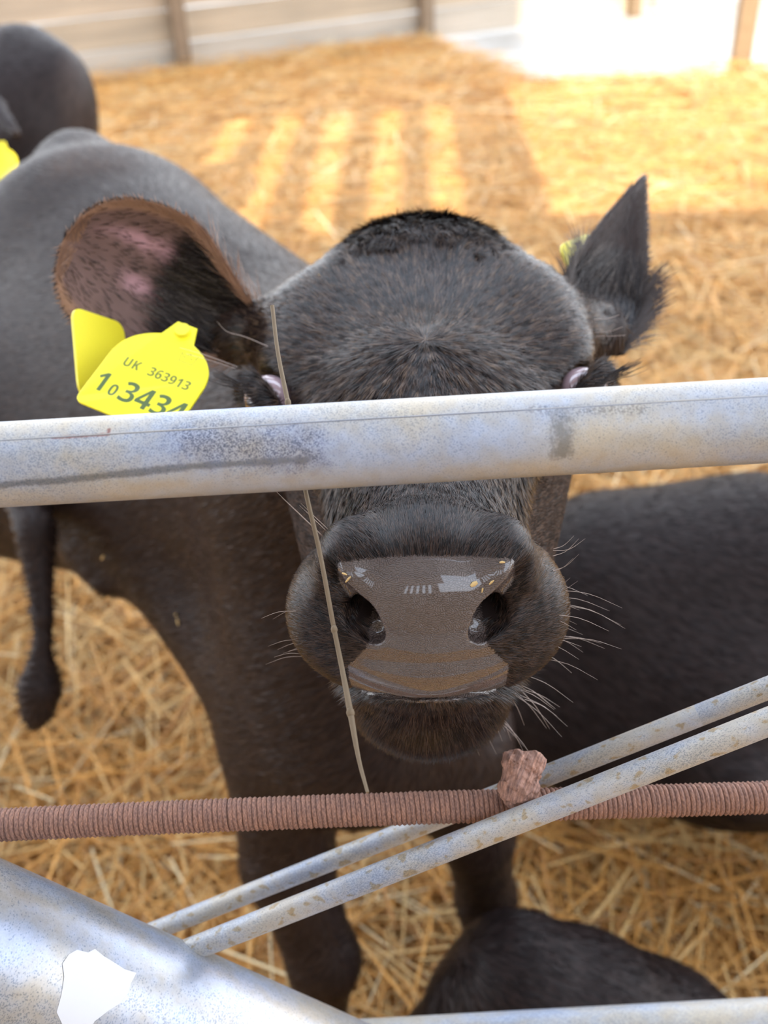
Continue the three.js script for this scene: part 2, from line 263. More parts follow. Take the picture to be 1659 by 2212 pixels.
// ---------------------------------------------------------------- straw
const strawEdge = (x, z) => {                                // > 0 on the bedding
  const zx = x < 0.5 ? -11 : x < 1.3 ? -9.6 + (x - 0.5) * 2.6 : -7.5; return z - zx - 0.12 * perlin.noise(x * 3, 0, z * 3);
};
const wallZ = (x) => -8.54 - 0.4488 * (x + 2.16);
const strawH = (x, z) => 0.05 + 0.035 * fbm(x * 1.1, 0, z * 1.1, 3) + 0.018 * perlin.noise(x * 4, 1, z * 4);
{
  const bed = thing('straw_bedding', 'thick golden straw bedding spread over the pen floor', 'straw'); bed.userData.kind = 'stuff';
  const g = new THREE.PlaneGeometry(9, 1, 120, 160).rotateX(-Math.PI / 2).translate(0.5, 0, 0), p = g.attributes.position;
  for (let i = 0; i < p.count; i++) { const x = p.getX(i), z = 1.0 + (wallZ(x) + 0.22 - 1.0) * (0.5 - p.getZ(i)); p.setZ(i, z); p.setY(i, (strawH(x, z) + 0.07) * sstep(-0.35, 0.1, strawEdge(x, z)) - 0.07); }
  g.computeVertexNormals(); const uv = g.attributes.uv; for (let i = 0; i < uv.count; i++) uv.setXY(i, p.getX(i) * 0.8, p.getZ(i) * 0.8);
  const t = tex(512, 512, (u, v) => { const n = fbm(u * 12, v * 12, 4, 3), f = rnd() * 0.25; return [0.75 + 0.3 * n + f * 0.5, 0.53 + 0.3 * n + f * 0.5, 0.25 + 0.25 * n + f * 0.3]; }, true);
  const m = new THREE.MeshStandardMaterial({ map: t, bumpMap: t, bumpScale: 0.02, roughness: 0.9 }); m.name = 'straw litter';
  part('straw_layer', g, m, bed, { kind: 'stuff' });
  const mS = new THREE.MeshStandardMaterial({ color: 0xffffff, roughness: 0.5 }); mS.name = 'straw stalk';
  const stalk = tubeGeo([V(0, 0, -0.5), V(0, 0.012, 0), V(0, 0, 0.5)], 0.5, 4, 1, false).scale(1, 1, 1);
  const bent = tubeGeo([V(0, 0, -0.5), V(0.03, 0.02, -0.1), V(0.02, 0.03, 0.1), V(-0.08, 0.0, 0.5)], 0.5, 4, 1, false);
  // the cross-section is scaled per copy, the bow is not
  const spots = [];
  const scatter = (n, x0, x1, z0, z1, l0, l1, w, up) => { for (let i = 0; i < n; i++) { const x = rr(x0, x1), z = rr(z0, z1); if (strawEdge(x, z) < rr(-0.15, 0.05) || z < wallZ(x) + 0.25) continue; spots.push([x, z, rr(l0, l1), w * rr(0.6, 1.3), up]); } };
  scatter(34000, -1.7, 1.7, -3.4, -0.42, 0.09, 0.34, 0.0042, 0.09);
  scatter(24000, -2.6, 3.0, -6.2, -3.2, 0.12, 0.4, 0.006, 0.10);
  scatter(20000, -3.4, 4.2, -11, -6.0, 0.15, 0.45, 0.008, 0.1);
  const q = new THREE.Quaternion(), e = new THREE.Euler(), mat = new THREE.Matrix4(), col = new THREE.Color();
  for (const [geo, pick] of [[stalk, 0], [bent, 1]]) {
    const list = spots.filter((s, i) => (i % 3 === 0) === (pick === 1)), im = new THREE.InstancedMesh(geo, mS, list.length); im.name = 'straw_stalks'; im.userData.kind = 'stuff';
    list.forEach(([x, z, l, w, up], i) => {
      e.set(gauss() * 0.22, rnd() * 6.283, 0); q.setFromEuler(e); const thick = Math.max(w, 0.0022);
      mat.compose(V(x, strawH(x, z) + rnd() * rnd() * up, z), q, V(thick, pick ? thick * 0.6 : thick * 0.6, l)); im.setMatrixAt(i, mat);
      const k = rnd(), b = rr(0.7, 1.2); k < 0.55 ? col.setRGB(0.64 * b, 0.325 * b, 0.08 * b) : k < 0.85 ? col.setRGB(0.68 * b, 0.45 * b, 0.18 * b) : k < 0.95 ? col.setRGB(0.42 * b, 0.2 * b, 0.055 * b) : col.setRGB(0.78 * b, 0.64 * b, 0.38 * b);
      im.setColorAt(i, col);
    });
    bed.add(shadows(im));
  }
}

// ---------------------------------------------------------------- the gate
const GZ = -0.43;
const gate = thing('farm_gate', 'galvanised steel farm gate with rusty coil in front of the calf', 'gate');
{
  const A = C(0, 1004, 0.54), B = C(1659, 908, 0.54), ax = B.clone().sub(A).normalize();
  const along = (s) => A.clone().addScaledVector(ax, s);
  const railGeo = tubeGeo([along(-1.1), along(-0.4), along(0.2), along(0.8), along(1.5)], 0.0235, 96, 40);
  // where a mark seen in the photograph lies on the rail: metres along it, share of its girth
  const onRail = (px, py) => { const p = railGeo.attributes.position, n = railGeo.attributes.normal, t = railGeo.attributes.uv; let best = 1e9, r = null; const q = V(), m = V(); for (let i = 0; i < p.count; i++) { q.fromBufferAttribute(p, i).sub(camPos); if (q.dot(m.fromBufferAttribute(n, i)) > 0) continue; const d = q.dot(F), e = Math.hypot(829.5 + FOCAL * q.dot(RT) / d - px, 1106 - FOCAL * q.dot(UP) / d - py); if (e < best) { best = e; r = [t.getX(i), t.getY(i)]; } } return r; };
  const TILE = 0.6, base = onRail(0, 1004)[0] - 0.06, girth = 0.1477;
  const stroke = (pts, w) => { const q = pts.map(([x, y]) => { const r = onRail(x, y); return [r[0] - base, r[1] * girth]; }); return (X, Y) => { let d = 1e9; for (let i = 0; i + 1 < q.length; i++) { const [ax2, ay] = q[i], [bx, by] = q[i + 1], dx = bx - ax2, dy = by - ay, h = clamp(((X - ax2) * dx + (Y - ay) * dy) / (dx * dx + dy * dy), 0, 1); d = Math.min(d, Math.hypot(X - ax2 - dx * h, Y - ay - dy * h)); } return d / w; }; };
  const rub = stroke([[0, 1046], [200, 1030], [420, 1008], [560, 1000], [690, 990]], 0.0024), dull = stroke([[420, 950], [540, 960], [660, 975]], 0.013), blot = stroke([[1205, 905], [1230, 940], [1220, 975]], 0.006), blot2 = stroke([[1150, 885], [1420, 875]], 0.004), rust = stroke([[120, 944], [210, 936], [260, 932]], 0.0011), warm = stroke([[0, 925], [830, 880], [1659, 830]], 0.010), warm2 = stroke([[0, 1085], [830, 1035], [1659, 985]], 0.012), warm3 = stroke([[1280, 960], [1659, 940]], 0.012);
  const railTex = galvTex(2048, 512, TILE, girth, 0.66, (X, v, c, f) => {
    const Y = v * girth, n = fbm(X * 150, Y * 150, 4.4, 3), g = perlin.noise(X * 700, Y * 700, 8.8), soft = (d) => sstep(1.25, 0.35, d + 0.7 * n + 0.25 * g);
    const a = 0.30 * soft(rub(X, Y)), b = 0.40 * sstep(1.5, 0.0, dull(X, Y) + 0.9 * n) * sstep(-0.35, 0.25, f), e = 0.26 * sstep(1.4, 0.2, blot(X, Y) + 1.2 * n + 0.5 * g), e2 = 0.2 * soft(blot2(X, Y)) * sstep(-0.2, 0.3, g), r = 0.75 * soft(rust(X, Y)), w = Math.max(soft(warm(X, Y)), soft(warm2(X, Y)), soft(warm3(X, Y)));
    const k = 1 - Math.max(a, b, e, e2); let o = [c[0] * k * (1 + 0.02 * w), c[1] * k * (1 - 0.005 * w), c[2] * k * (1 - 0.05 * w) * (1 + 0.22 * b)];
    return [o[0] * (1 - 0.25 * r), o[1] * (1 - 0.55 * r), o[2] * (1 - 0.58 * r)];
  });
  { const t = railGeo.attributes.uv; for (let i = 0; i < t.count; i++) t.setX(i, (t.getX(i) - base) / TILE); }
  const mRail = new THREE.MeshStandardMaterial({ map: railTex, roughness: 0.5, metalness: 0.15, bumpMap: railTex, bumpScale: 0.0002 }); mRail.name = 'galvanised rail';
  const rail = part('top_rail', railGeo, mRail, gate);
  // raised weld seam along the upper front of the rail
  const seamDir = V(0, Math.sin(1.12), Math.cos(1.12)).multiplyScalar(0.0233);
  part('weld_seam', tubeGeo([along(-1.1).add(seamDir), along(0.2).add(seamDir), along(1.5).add(seamDir)], 0.00055, 6), mRail, rail);
  // long grey rub mark
  const rodTex = galvTex(1024, 256, 0.5, 0.06, 0.67, (X, v, c, f) => { const r = fbm(X * 110, v * 7, 11, 4); const t = 0.6 * sstep(0.16, 0.3, r); return [c[0] * (1 - 0.15 * t), c[1] * (1 - 0.28 * t), c[2] * (1 - 0.5 * t)]; }); rodTex.repeat.set(2, 1);
  const mRod = new THREE.MeshStandardMaterial({ map: rodTex, roughness: 0.5, metalness: 0.15, bumpMap: rodTex, bumpScale: 0.0003 }); mRod.name = 'galvanised rod';
  const ext = (a, b, s, t) => [a.clone().lerp(b, s), a.clone().lerp(b, 0.35), a.clone().lerp(b, 0.7), a.clone().lerp(b, t)];
  part('diagonal_rod', tubeGeo(ext(Zp(300, 2024, -0.452), Zp(1659, 1486, -0.452), -0.06, 1.9), 0.0073, 24), mRod, gate);
  part('diagonal_rod', tubeGeo(ext(Zp(400, 2056, -0.405), Zp(1659, 1559, -0.405), -0.08, 1.9), 0.0084, 24), mRod, gate);
  // tightly wound rusty coil
  const rustTex = tex(512, 256, (u, v) => { const n = fbm(u * 40, v * 12, 2, 4), k = fbm(u * 9, v * 3, 7, 3), f = rnd() * 0.12; return [0.48 + 0.35 * n + 0.15 * k + f, 0.345 + 0.27 * n + 0.1 * k + f, 0.29 + 0.22 * n + 0.06 * k + f]; }, true, 4, 1);
  const mRust = new THREE.MeshStandardMaterial({ map: rustTex, bumpMap: rustTex, bumpScale: 0.0007, roughness: 0.85 }); mRust.name = 'rusted steel';
  const ca = Zp(0, 1789, GZ), cb = Zp(1659, 1719, GZ), cd = cb.clone().sub(ca).normalize(), L0 = -0.5, L1 = ca.distanceTo(cb) + 0.6, pitch = 0.0033, turns = Math.round((L1 - L0) / pitch), per = 14;
  const u = V(0, 1, 0).addScaledVector(cd, -cd.y).normalize(), w = V().crossVectors(cd, u), pos = [], nor = [], uv = [], idx = [], S = 6, wire = 0.0018;
  for (let i = 0; i <= turns * per; i++) {
    const t = i / per, a = t * 6.28318, s = L0 + t * pitch + 0.0004 * perlin.noise(t * 0.7, 3, 0), R = 0.0094 + 0.0004 * perlin.noise(t * 1.3, 0.4 * Math.cos(a), 0.4 * Math.sin(a));
    const rad = u.clone().multiplyScalar(Math.cos(a)).addScaledVector(w, Math.sin(a)), ctr = ca.clone().addScaledVector(cd, s).addScaledVector(rad, R);
    ctr.y += 0.004 * Math.sin(s * 5 + 1);
    for (let k = 0; k <= S; k++) { const b = k / S * 6.28318, n = rad.clone().multiplyScalar(Math.cos(b)).addScaledVector(cd, Math.sin(b)); pos.push(ctr.x + n.x * wire, ctr.y + n.y * wire, ctr.z + n.z * wire); nor.push(n.x, n.y, n.z); uv.push(s * 2 + a * 0.03, k / S); }
  }
  for (let i = 0; i < turns * per; i++) for (let k = 0; k < S; k++) { const a = i * (S + 1) + k, b = a + S + 1; idx.push(a, b, a + 1, b, b + 1, a + 1); }
  const cg = new THREE.BufferGeometry(); cg.setAttribute('position', new THREE.Float32BufferAttribute(pos, 3)); cg.setAttribute('normal', new THREE.Float32BufferAttribute(nor, 3)); cg.setAttribute('uv', new THREE.Float32BufferAttribute(uv, 2)); cg.setIndex(idx);
  const coil = part('rusty_coil', cg, mRust, gate, { label: 'tightly wound rust-brown coil' });
  const core = []; for (let s = L0; s <= L1; s += 0.06) { const p = ca.clone().addScaledVector(cd, s); p.y += 0.004 * Math.sin(s * 5 + 1); core.push(p); }
  part('core_bar', tubeGeo(core, 0.0082, 10), mRust, coil);
  // lump of rust where coil and rod are joined
  const lc = Zp(1120, 1704, -0.425), lf = new Field(); seed = 77;
  lf.ell(lc, [0.0135, 0.0140, 0.012], 0.006); for (let i = 0; i < 9; i++) lf.ell(lc.clone().add(V(gauss() * 0.010, gauss() * 0.010, rr(-0.004, 0.008))), [0.006, 0.005, 0.005], 0.004);
  lf.cone(lc.clone().add(V(-0.002, 0.012, -0.012)), lc.clone().add(V(0.012, 0.010, -0.012)), 0.008, 0.008, 0.006);
  const lm = meshField((x, y, z) => lf.at(x, y, z) + 0.0045 * fbm(x * 200, y * 200, z * 200, 4), lc.toArray().map((c) => c - 0.035), lc.toArray().map((c) => c + 0.035), 0.0012);
  const lg = new THREE.BufferGeometry(); lg.setAttribute('position', new THREE.BufferAttribute(lm.pos, 3)); lg.setAttribute('normal', new THREE.BufferAttribute(lm.nor, 3)); lg.setIndex(new THREE.BufferAttribute(lm.idx, 1));
  const luv = new Float32Array(lm.pos.length / 3 * 2); for (let i = 0; i < luv.length / 2; i++) { luv[2 * i] = lm.pos[3 * i] * 4 + lm.pos[3 * i + 2] * 2; luv[2 * i + 1] = lm.pos[3 * i + 1] * 12; } lg.setAttribute('uv', new THREE.BufferAttribute(luv, 2));
  part('rust_lump', lg, mRust, gate, { label: 'rough reddish lump of rust on the rod' });
  // thick pipe in the near corner, with a torn paper sticker
  const pipeTex = galvTex(1024, 512, 0.6, 0.38, 0.68, null); pipeTex.repeat.set(1.6, 1);
  const mPipe = new THREE.MeshStandardMaterial({ map: pipeTex, roughness: 0.34, metalness: 0.45 }); mPipe.name = 'smooth galvanised pipe';
  const PZ = -0.365, pr = 0.06, p1 = Zp(311, 2216, PZ), p2 = Zp(311 + 93, 2216 + 37, PZ), pd = p2.clone().sub(p1).normalize();
  const pipe = part('corner_pipe', tubeGeo([p1.clone().addScaledVector(pd, -0.9), p1.clone().addScaledVector(pd, -0.3), p1.clone().addScaledVector(pd, 0.3), p1.clone().addScaledVector(pd, 0.9)], pr, 64), mPipe, gate);
  { // sticker wrapped on the pipe: outline in metres along and round it
    const mP = new THREE.MeshStandardMaterial({ color: lin(0.62, 0.64, 0.68), roughness: 0.75, side: THREE.DoubleSide }); mP.name = 'torn white paper';
    const toCam = camPos.clone().sub(p1); toCam.addScaledVector(pd, -toCam.dot(pd)).normalize(); const side = V().crossVectors(pd, toCam).normalize();
    const out = [[148, 2062], [166, 2052], [190, 2058], [205, 2050], [224, 2066], [246, 2080], [268, 2094], [294, 2102], [282, 2124], [276, 2146], [258, 2168], [232, 2184], [204, 2206], [186, 2240], [160, 2250], [136, 2216], [122, 2186], [132, 2150], [138, 2110], [134, 2082]];
    const onPipe = ([px, py]) => { // where the line of sight meets the pipe, as (along, angle)
      const o = camPos.clone().sub(p1), d = C(px, py, 1).sub(camPos).normalize(), od = o.clone().addScaledVector(pd, -o.dot(pd)), dd = d.clone().addScaledVector(pd, -d.dot(pd)), a = dd.dot(dd), b = 2 * od.dot(dd), c = od.dot(od) - pr * pr, t = (-b - Math.sqrt(Math.max(0, b * b - 4 * a * c))) / (2 * a);
      const h = o.addScaledVector(d, t); return new THREE.Vector2(h.dot(pd), Math.atan2(h.dot(side), h.dot(toCam)) * pr);
    };
    const sg = new THREE.ShapeGeometry(new THREE.Shape(out.map(onPipe)));
    const sub = sg.toNonIndexed().attributes.position, tri = []; // divide so that it bends with the pipe
    const split = (a, b, c, n) => { if (!n) { tri.push(a, b, c); return; } const ab = a.clone().lerp(b, 0.5), bc = b.clone().lerp(c, 0.5), ca2 = c.clone().lerp(a, 0.5); split(a, ab, ca2, n - 1); split(ab, b, bc, n - 1); split(ca2, bc, c, n - 1); split(ab, bc, ca2, n - 1); };
    for (let i = 0; i < sub.count; i += 3) split(V().fromBufferAttribute(sub, i), V().fromBufferAttribute(sub, i + 1), V().fromBufferAttribute(sub, i + 2), 3);
    const sp = [], sn = []; for (const q of tri) { const a = q.y / pr, r = pr + 0.0004 + 0.0004 * perlin.noise(q.x * 60, q.y * 60, 2), n = toCam.clone().multiplyScalar(Math.cos(a)).addScaledVector(side, Math.sin(a)), P = p1.clone().addScaledVector(pd, q.x).addScaledVector(n, r); sp.push(P.x, P.y, P.z); sn.push(n.x, n.y, n.z); }
    const g = new THREE.BufferGeometry(); g.setAttribute('position', new THREE.Float32BufferAttribute(sp, 3)); g.setAttribute('normal', new THREE.Float32BufferAttribute(sn, 3)); { const a = V(...sp.slice(0, 3)), b = V(...sp.slice(3, 6)), c = V(...sp.slice(6, 9)); if (b.sub(a).cross(c.sub(a)).dot(V(...sn.slice(0, 3))) < 0) g.setIndex([...Array(sp.length / 9).keys()].flatMap((i) => [3 * i, 3 * i + 2, 3 * i + 1])); }
    part('torn_sticker', g, mP, pipe, { label: 'torn remnant of a white paper sticker' });
  }
  const ba = Zp(850, 2258, GZ), bb = Zp(1659, 2214, GZ), bd = bb.clone().sub(ba).normalize();
  part('lower_rail', tubeGeo([ba.clone().addScaledVector(bd, -1.2), ba, bb, bb.clone().addScaledVector(bd, 1.0)], 0.0217, 32), mRail, gate);
  for (const x of [-1.12, 1.52]) part('upright', tubeGeo([V(x, 0, GZ), V(x, 0.5, GZ), V(x, 1.0, GZ), V(x, 1.39, GZ)], 0.03, 20), mRail, gate);
}

// ---------------------------------------------------------------- the calf
// its head in axes of its own: x across, a from the nose to the poll, n out of the face
const HO = C(920, 1300, 0.57), YAW = 3.5 * Math.PI / 180, TILT = 6 * Math.PI / 180;
const hh = V(Math.sin(YAW), 0, -Math.cos(YAW)), HA = hh.clone().multiplyScalar(Math.cos(TILT)).add(V(0, Math.sin(TILT), 0)), HX = V().crossVectors(hh, V(0, 1, 0)), HN = V().crossVectors(HX, HA);
const H = (x, a, n) => HO.clone().addScaledVector(HX, x).addScaledVector(HA, a).addScaledVector(HN, n);
const toH = (x, y, z) => { const dx = x - HO.x, dy = y - HO.y, dz = z - HO.z; return [dx * HX.x + dy * HX.y + dz * HX.z, dx * HA.x + dy * HA.y + dz * HA.z, dx * HN.x + dy * HN.y + dz * HN.z]; };

const head = new Field();
head.ell([0, 0.340, -0.032], [0.112, 0.085, 0.076], 0.03);                      // cranium
head.ell([0, 0.375, 0.018], [0.066, 0.042, 0.040], 0.035);                       // poll
head.ell([0, 0.235, -0.035], [0.104, 0.09, 0.070], 0.04);                       // forehead
head.both((s) => head.ell([s * 0.094, 0.292, -0.012], [0.038, 0.052, 0.030], 0.03));   // brow ridges
head.both((s) => head.ell([s * 0.078, 0.346, -0.016], [0.037, 0.045, 0.036], 0.03));   // temples
head.cone([0, 0.21, -0.026], [0, 0.065, -0.030], 0.058, 0.047, 0.03);          // nasal bridge
head.cone([0, 0.24, -0.09], [0, 0.06, -0.06], 0.098, 0.064, 0.03);             // cheeks
head.both((s) => head.cone([s * 0.07, 0.29, -0.12], [s * 0.03, 0.10, -0.12], 0.058, 0.05, 0.03));   // jaw
head.cone([0, 0.055, -0.042], [0, 0.055, -0.052], 0.052, 0.060, 0.03);           // muzzle core
head.both((s) => head.ell([s * 0.046, 0.045, -0.055], [0.044, 0.042, 0.048], 0.022));   // upper lip pads
head.ell([0, 0.030, -0.020], [0.056, 0.031, 0.032], 0.020);                     // nose front
head.both((s) => head.ell([s * 0.047, 0.038, -0.001], [0.017, 0.026, 0.019], 0.014));   // nostril wings
head.ell([0, 0.022, -0.055], [0.052, 0.026, 0.036], 0.02);                      // upper lip front
head.ell([0, 0.040, -0.126], [0.054, 0.046, 0.046], 0.022);                     // chin
head.ell([0, 0.020, -0.092], [0.046, 0.020, 0.014], 0.012);                     // lower lip
head.both((s) => {                                                               // nostrils, mouth corners, sockets
  head.cone([s * 0.060, 0.018, 0.006], [s * 0.042, 0.004, -0.014], 0.0065, 0.0095, 0.004, -1);
  head.cone([s * 0.042, 0.004, -0.014], [s * 0.031, 0.004, -0.026], 0.0095, 0.009, 0.004, -1);
  head.cone([s * 0.038, 0.006, -0.020], [s * 0.030, 0.04, -0.020], 0.0115, 0.009, 0.004, -1);
  head.cone([s * 0.030, 0.04, -0.020], [s * 0.028, 0.075, -0.015], 0.009, 0.008, 0.005, -1);
  head.cone([s * 0.054, 0.010, 0.004], [s * 0.056, 0.026, 0.022], 0.004, 0.002, 0.005, -1);
  head.cone([s * 0.052, 0.002, -0.012], [s * 0.066, 0.010, -0.016], 0.009, 0.005, 0.010, -1);
  head.ell([s * 0.124, 0.236, -0.018], [0.027, 0.024, 0.018], 0.012, -1);
});
head.both((s) => { head.cone([0, -0.004, -0.0765], [s * 0.024, -0.002, -0.0805], 0.0045, 0.0045, 0.003, -1); head.cone([s * 0.024, -0.002, -0.0805], [s * 0.044, 0.006, -0.0905], 0.0045, 0.0050, 0.003, -1); });
head.both((s) => head.cone([s * 0.044, 0.006, -0.0905], [s * 0.064, 0.034, -0.100], 0.0050, 0.003, 0.004, -1));
// eyelids round the sockets
const EYEC = (s) => [s * 0.121, 0.236, -0.018], gaze = (s) => V(s * 0.80, -0.52, 0.12).normalize();
head.both((s) => {
  const c = V(...EYEC(s)), g = gaze(s), up = V(0, 0, 1).addScaledVector(g, -g.z).normalize(), sd = V().crossVectors(up, g), ring = [];
  for (let i = 0; i < 12; i++) { const a = i / 12 * 6.283; ring.push(c.clone().addScaledVector(g, 0.010 - 0.004 * Math.cos(a) ** 2).addScaledVector(sd, Math.cos(a) * 0.0225).addScaledVector(up, Math.sin(a) * 0.0165)); }
  for (let i = 0; i < 12; i++) { const upper = Math.sin((i + 0.5) / 12 * 6.283); head.cone(ring[i], ring[(i + 1) % 12], 0.0050, 0.0050, 0.005); }
});

const body = new Field();
body.cone(H(-0.085, 0.345, -0.035), C(525, 728, 0.858), 0.036, 0.026, 0.03); body.cone(H(0.085, 0.345, -0.035), C(1302, 715, 0.865), 0.036, 0.024, 0.03);   // roots of the ears
body.cone(H(0, 0.33, -0.07), C(720, 930, 1.12), 0.095, 0.15, 0.06);            // neck
body.cone(C(720, 960, 1.16), C(770, 1520, 1.26), 0.17, 0.155, 0.08);           // chest and brisket
body.cone(C(560, 880, 1.3), C(240, 640, 1.66), 0.19, 0.235, 0.07);              // barrel
body.cone(C(560, 1020, 1.35), C(40, 930, 1.55), 0.18, 0.20, 0.08);             // belly
body.cone(C(240, 640, 1.66), C(-40, 800, 1.80), 0.23, 0.17, 0.04);
body.cone(C(370, 1165, 1.36), C(600, 1490, 1.28), 0.085, 0.085, 0.07);              // rump
body.ell(C(165, 350, 1.66), [0.06, 0.05, 0.07], 0.05);                          // hook bone
body.cone(C(210, 1200, 1.35), C(225, 1262, 1.33), 0.035, 0.012, 0.04);         // sheath
const leg = (p, k) => { for (let i = 0; i + 1 < p.length; i++) body.cone(p[i][0], p[i + 1][0], p[i][1], p[i + 1][1], k); };
leg([[C(620, 1620, 1.28), 0.085], [C(620, 1860, 1.34), 0.058], [C(700, 2075, 1.38), 0.046], [C(690, 2220, 1.46), 0.034], [C(700, 2330, 1.50), 0.037], [C(705, 2385, 1.50), 0.046]], 0.03);   // near foreleg
leg([[C(950, 1600, 1.30), 0.10], [C(1030, 1800, 1.42), 0.05], [C(1050, 1940, 1.52), 0.042], [C(1045, 2060, 1.60), 0.031], [C(1040, 2120, 1.66), 0.035], [C(1035, 2160, 1.665), 0.042]], 0.03);   // far foreleg
leg([[C(-60, 800, 1.80), 0.17], [C(-190, 1120, 1.85), 0.085], [C(-130, 1330, 2.0), 0.045], [C(-170, 1490, 2.02), 0.034], [C(-190, 1575, 2.04), 0.042]], 0.04);
leg([[C(-160, 760, 2.0), 0.16], [C(-330, 1060, 2.1), 0.085], [C(-270, 1240, 2.25), 0.045], [C(-300, 1370, 2.3), 0.034], [C(-310, 1440, 2.32), 0.042]], 0.04);
leg([[C(-150, 470, 1.95), 0.04], [C(-70, 700, 1.62), 0.036], [C(20, 960, 1.34), 0.03], [C(78, 1150, 1.25), 0.024], [C(92, 1330, 1.24), 0.012], [C(93, 1380, 1.24), 0.010], [C(86, 1490, 1.25), 0.026], [C(80, 1540, 1.25), 0.018], [C(66, 1575, 1.25), 0.006]], 0.01);   // tail
const calfField = (x, y, z) => {
  const b = body.at(x, y, z); if (b > 0.5) return b;
  const [hx, ha, hn] = toH(x, y, z); if (ha > 0.62) return b;
  return smin(head.at(hx, ha, hn), b, 0.045);
};

const calf = thing('calf', 'dark brown calf with yellow ear tags poking its wet nose under the gate rail', 'calf');
const inLeather = (hx, ha, hn) => {                           // outline of the bare muzzle skin
  if (ha > 0.075) return -1;
  const ax = Math.abs(hx), top = (0.027 - 1.2 * ax * ax - 0.655 * ha) / 0.755, half = hn > -0.004 ? 0.053 : hn > -0.03 ? 0.053 - (-0.004 - hn) * 0.75 : Math.min(0.050, 0.0335 + (-0.03 - hn) * 0.7);
  let d = Math.min(half - ax, top - hn, hn + 0.077 + 7 * ax * ax, 0.036 - ha + (hn < 0 ? 0.0 : 0));
  d = Math.max(d, Math.min(0.045 - ax, 0.0035 - Math.abs(hn + 0.0805 + 7 * ax * ax), 0.03 - ha));   // wet lower lip
  return d;
};
const headBox = { lo: [1e9, 1e9, 1e9], hi: [-1e9, -1e9, -1e9] };
for (const x of [-0.15, 0.15]) for (const a of [-0.03, 0.47]) for (const n of [-0.22, 0.09]) H(x, a, n).toArray().forEach((c, i) => { headBox.lo[i] = Math.min(headBox.lo[i], c); headBox.hi[i] = Math.max(headBox.hi[i], c); });
const inHead = (x, y, z, m) => { const [hx, ha, hn] = toH(x, y, z); return ha < 0.43 + m && hn > -0.2 - m && Math.abs(hx) < 0.15 + m; };
const headMesh = meshField(calfField, headBox.lo, headBox.hi, 0.0022, (x, y, z) => inHead(x, y, z, 0.006));
const trunkMesh = meshField(calfField, [-1.35, -0.03, -2.75], [0.42, 1.5, -0.55], 0.011, (x, y, z) => !inHead(x, y, z, -0.012));

// ears: cupped leaves with thickness; e = { base, tip, open (towards what it hears), cup, width(s) }
function earSheet(e, colour) {
  const L = e.tip.clone().sub(e.base), len = L.length(), l = L.clone().normalize(), o = e.open.clone().addScaledVector(l, -e.open.dot(l)).normalize(), c = V().crossVectors(l, o), NS = 40, NT = 28, pos = [], idx = [], col = [];
  const mid = (s, t) => {
    const w = e.width(s), a = t * e.cup(s), bend = e.bend ?? 0;
    const r = w / Math.max(0.2, Math.sin(e.cup(s)));
    return e.base.clone().addScaledVector(l, len * s).addScaledVector(c, r * Math.sin(a) + (e.side ? e.side(s) : 0)).addScaledVector(o, -r * (Math.cos(a) - Math.cos(e.cup(s))) + bend * s * s);
  };
  for (let layer = 0; layer < 2; layer++) for (let i = 0; i <= NS; i++) for (let j = 0; j <= NT; j++) {
    const s = i / NS, t = j / NT * 2 - 1, p = mid(s, t), du = mid(Math.min(1, s + 0.01), t).sub(mid(Math.max(0, s - 0.01), t)), dv = mid(s, Math.min(1, t + 0.02)).sub(mid(s, Math.max(-1, t - 0.02))), n = V().crossVectors(du, dv).normalize(); if (n.dot(o) < 0) n.negate();
    const th = 0.0035 * Math.sqrt(Math.max(0.02, 1 - t ** 6)) * Math.sqrt(Math.max(0.02, 1 - s ** 10)); p.addScaledVector(n, layer ? -th : th); pos.push(p.x, p.y, p.z); col.push(...colour(s, t, layer, p));
  }
  const W = NT + 1, off = (NS + 1) * W, q = (a, b, c2, d) => idx.push(a, b, c2, a, c2, d);
  for (let i = 0; i < NS; i++) for (let j = 0; j < NT; j++) { const a = i * W + j; q(a, a + 1, a + W + 1, a + W); q(off + a, off + a + W, off + a + W + 1, off + a + 1); }
  for (let i = 0; i < NS; i++) for (const j of [0, NT]) { const a = i * W + j, b = a + W; j ? q(a, off + a, off + b, b) : q(a, b, off + b, off + a); }
  for (let j = 0; j < NT; j++) { const a = NS * W + j; q(a, a + 1, off + a + 1, off + a); }
  const g = new THREE.BufferGeometry(); g.setAttribute('position', new THREE.Float32BufferAttribute(pos, 3)); g.setIndex(idx);
  const A = V(...pos.slice(0, 3)); g.computeVertexNormals();
  // turn the sheet so that its normals point outwards
  const nn = g.attributes.normal; const n0 = V().fromBufferAttribute(nn, Math.floor(NS / 2) * W + NT / 2); if (n0.dot(o) < 0) { for (let i = 0; i < idx.length; i += 3) [idx[i + 1], idx[i + 2]] = [idx[i + 2], idx[i + 1]]; g.setIndex(idx); g.computeVertexNormals(); }
  return { pos: Float32Array.from(pos), nor: Float32Array.from(g.attributes.normal.array), idx: Uint32Array.from(idx), col: Float32Array.from(col), l, o, c, W, off };
}
const DARK = [0.020, 0.013, 0.012];
const earL = { base: C(545, 735, 0.86), tip: C(136, 520, 0.80), open: camPos.clone().sub(C(330, 620, 0.82)).normalize().add(V(-0.1, -0.15, 0)), cup: (s) => 1.15 - 0.35 * s, width: (s) => 0.030 + 0.034 * sstep(0, 0.6, s) - 0.0 * s, };
earL.width = (s) => (0.026 + 0.040 * sstep(0, 0.55, s)) * Math.sqrt(Math.max(0.001, 1 - Math.max(0, (s - 0.5) / 0.5) ** 2.6));
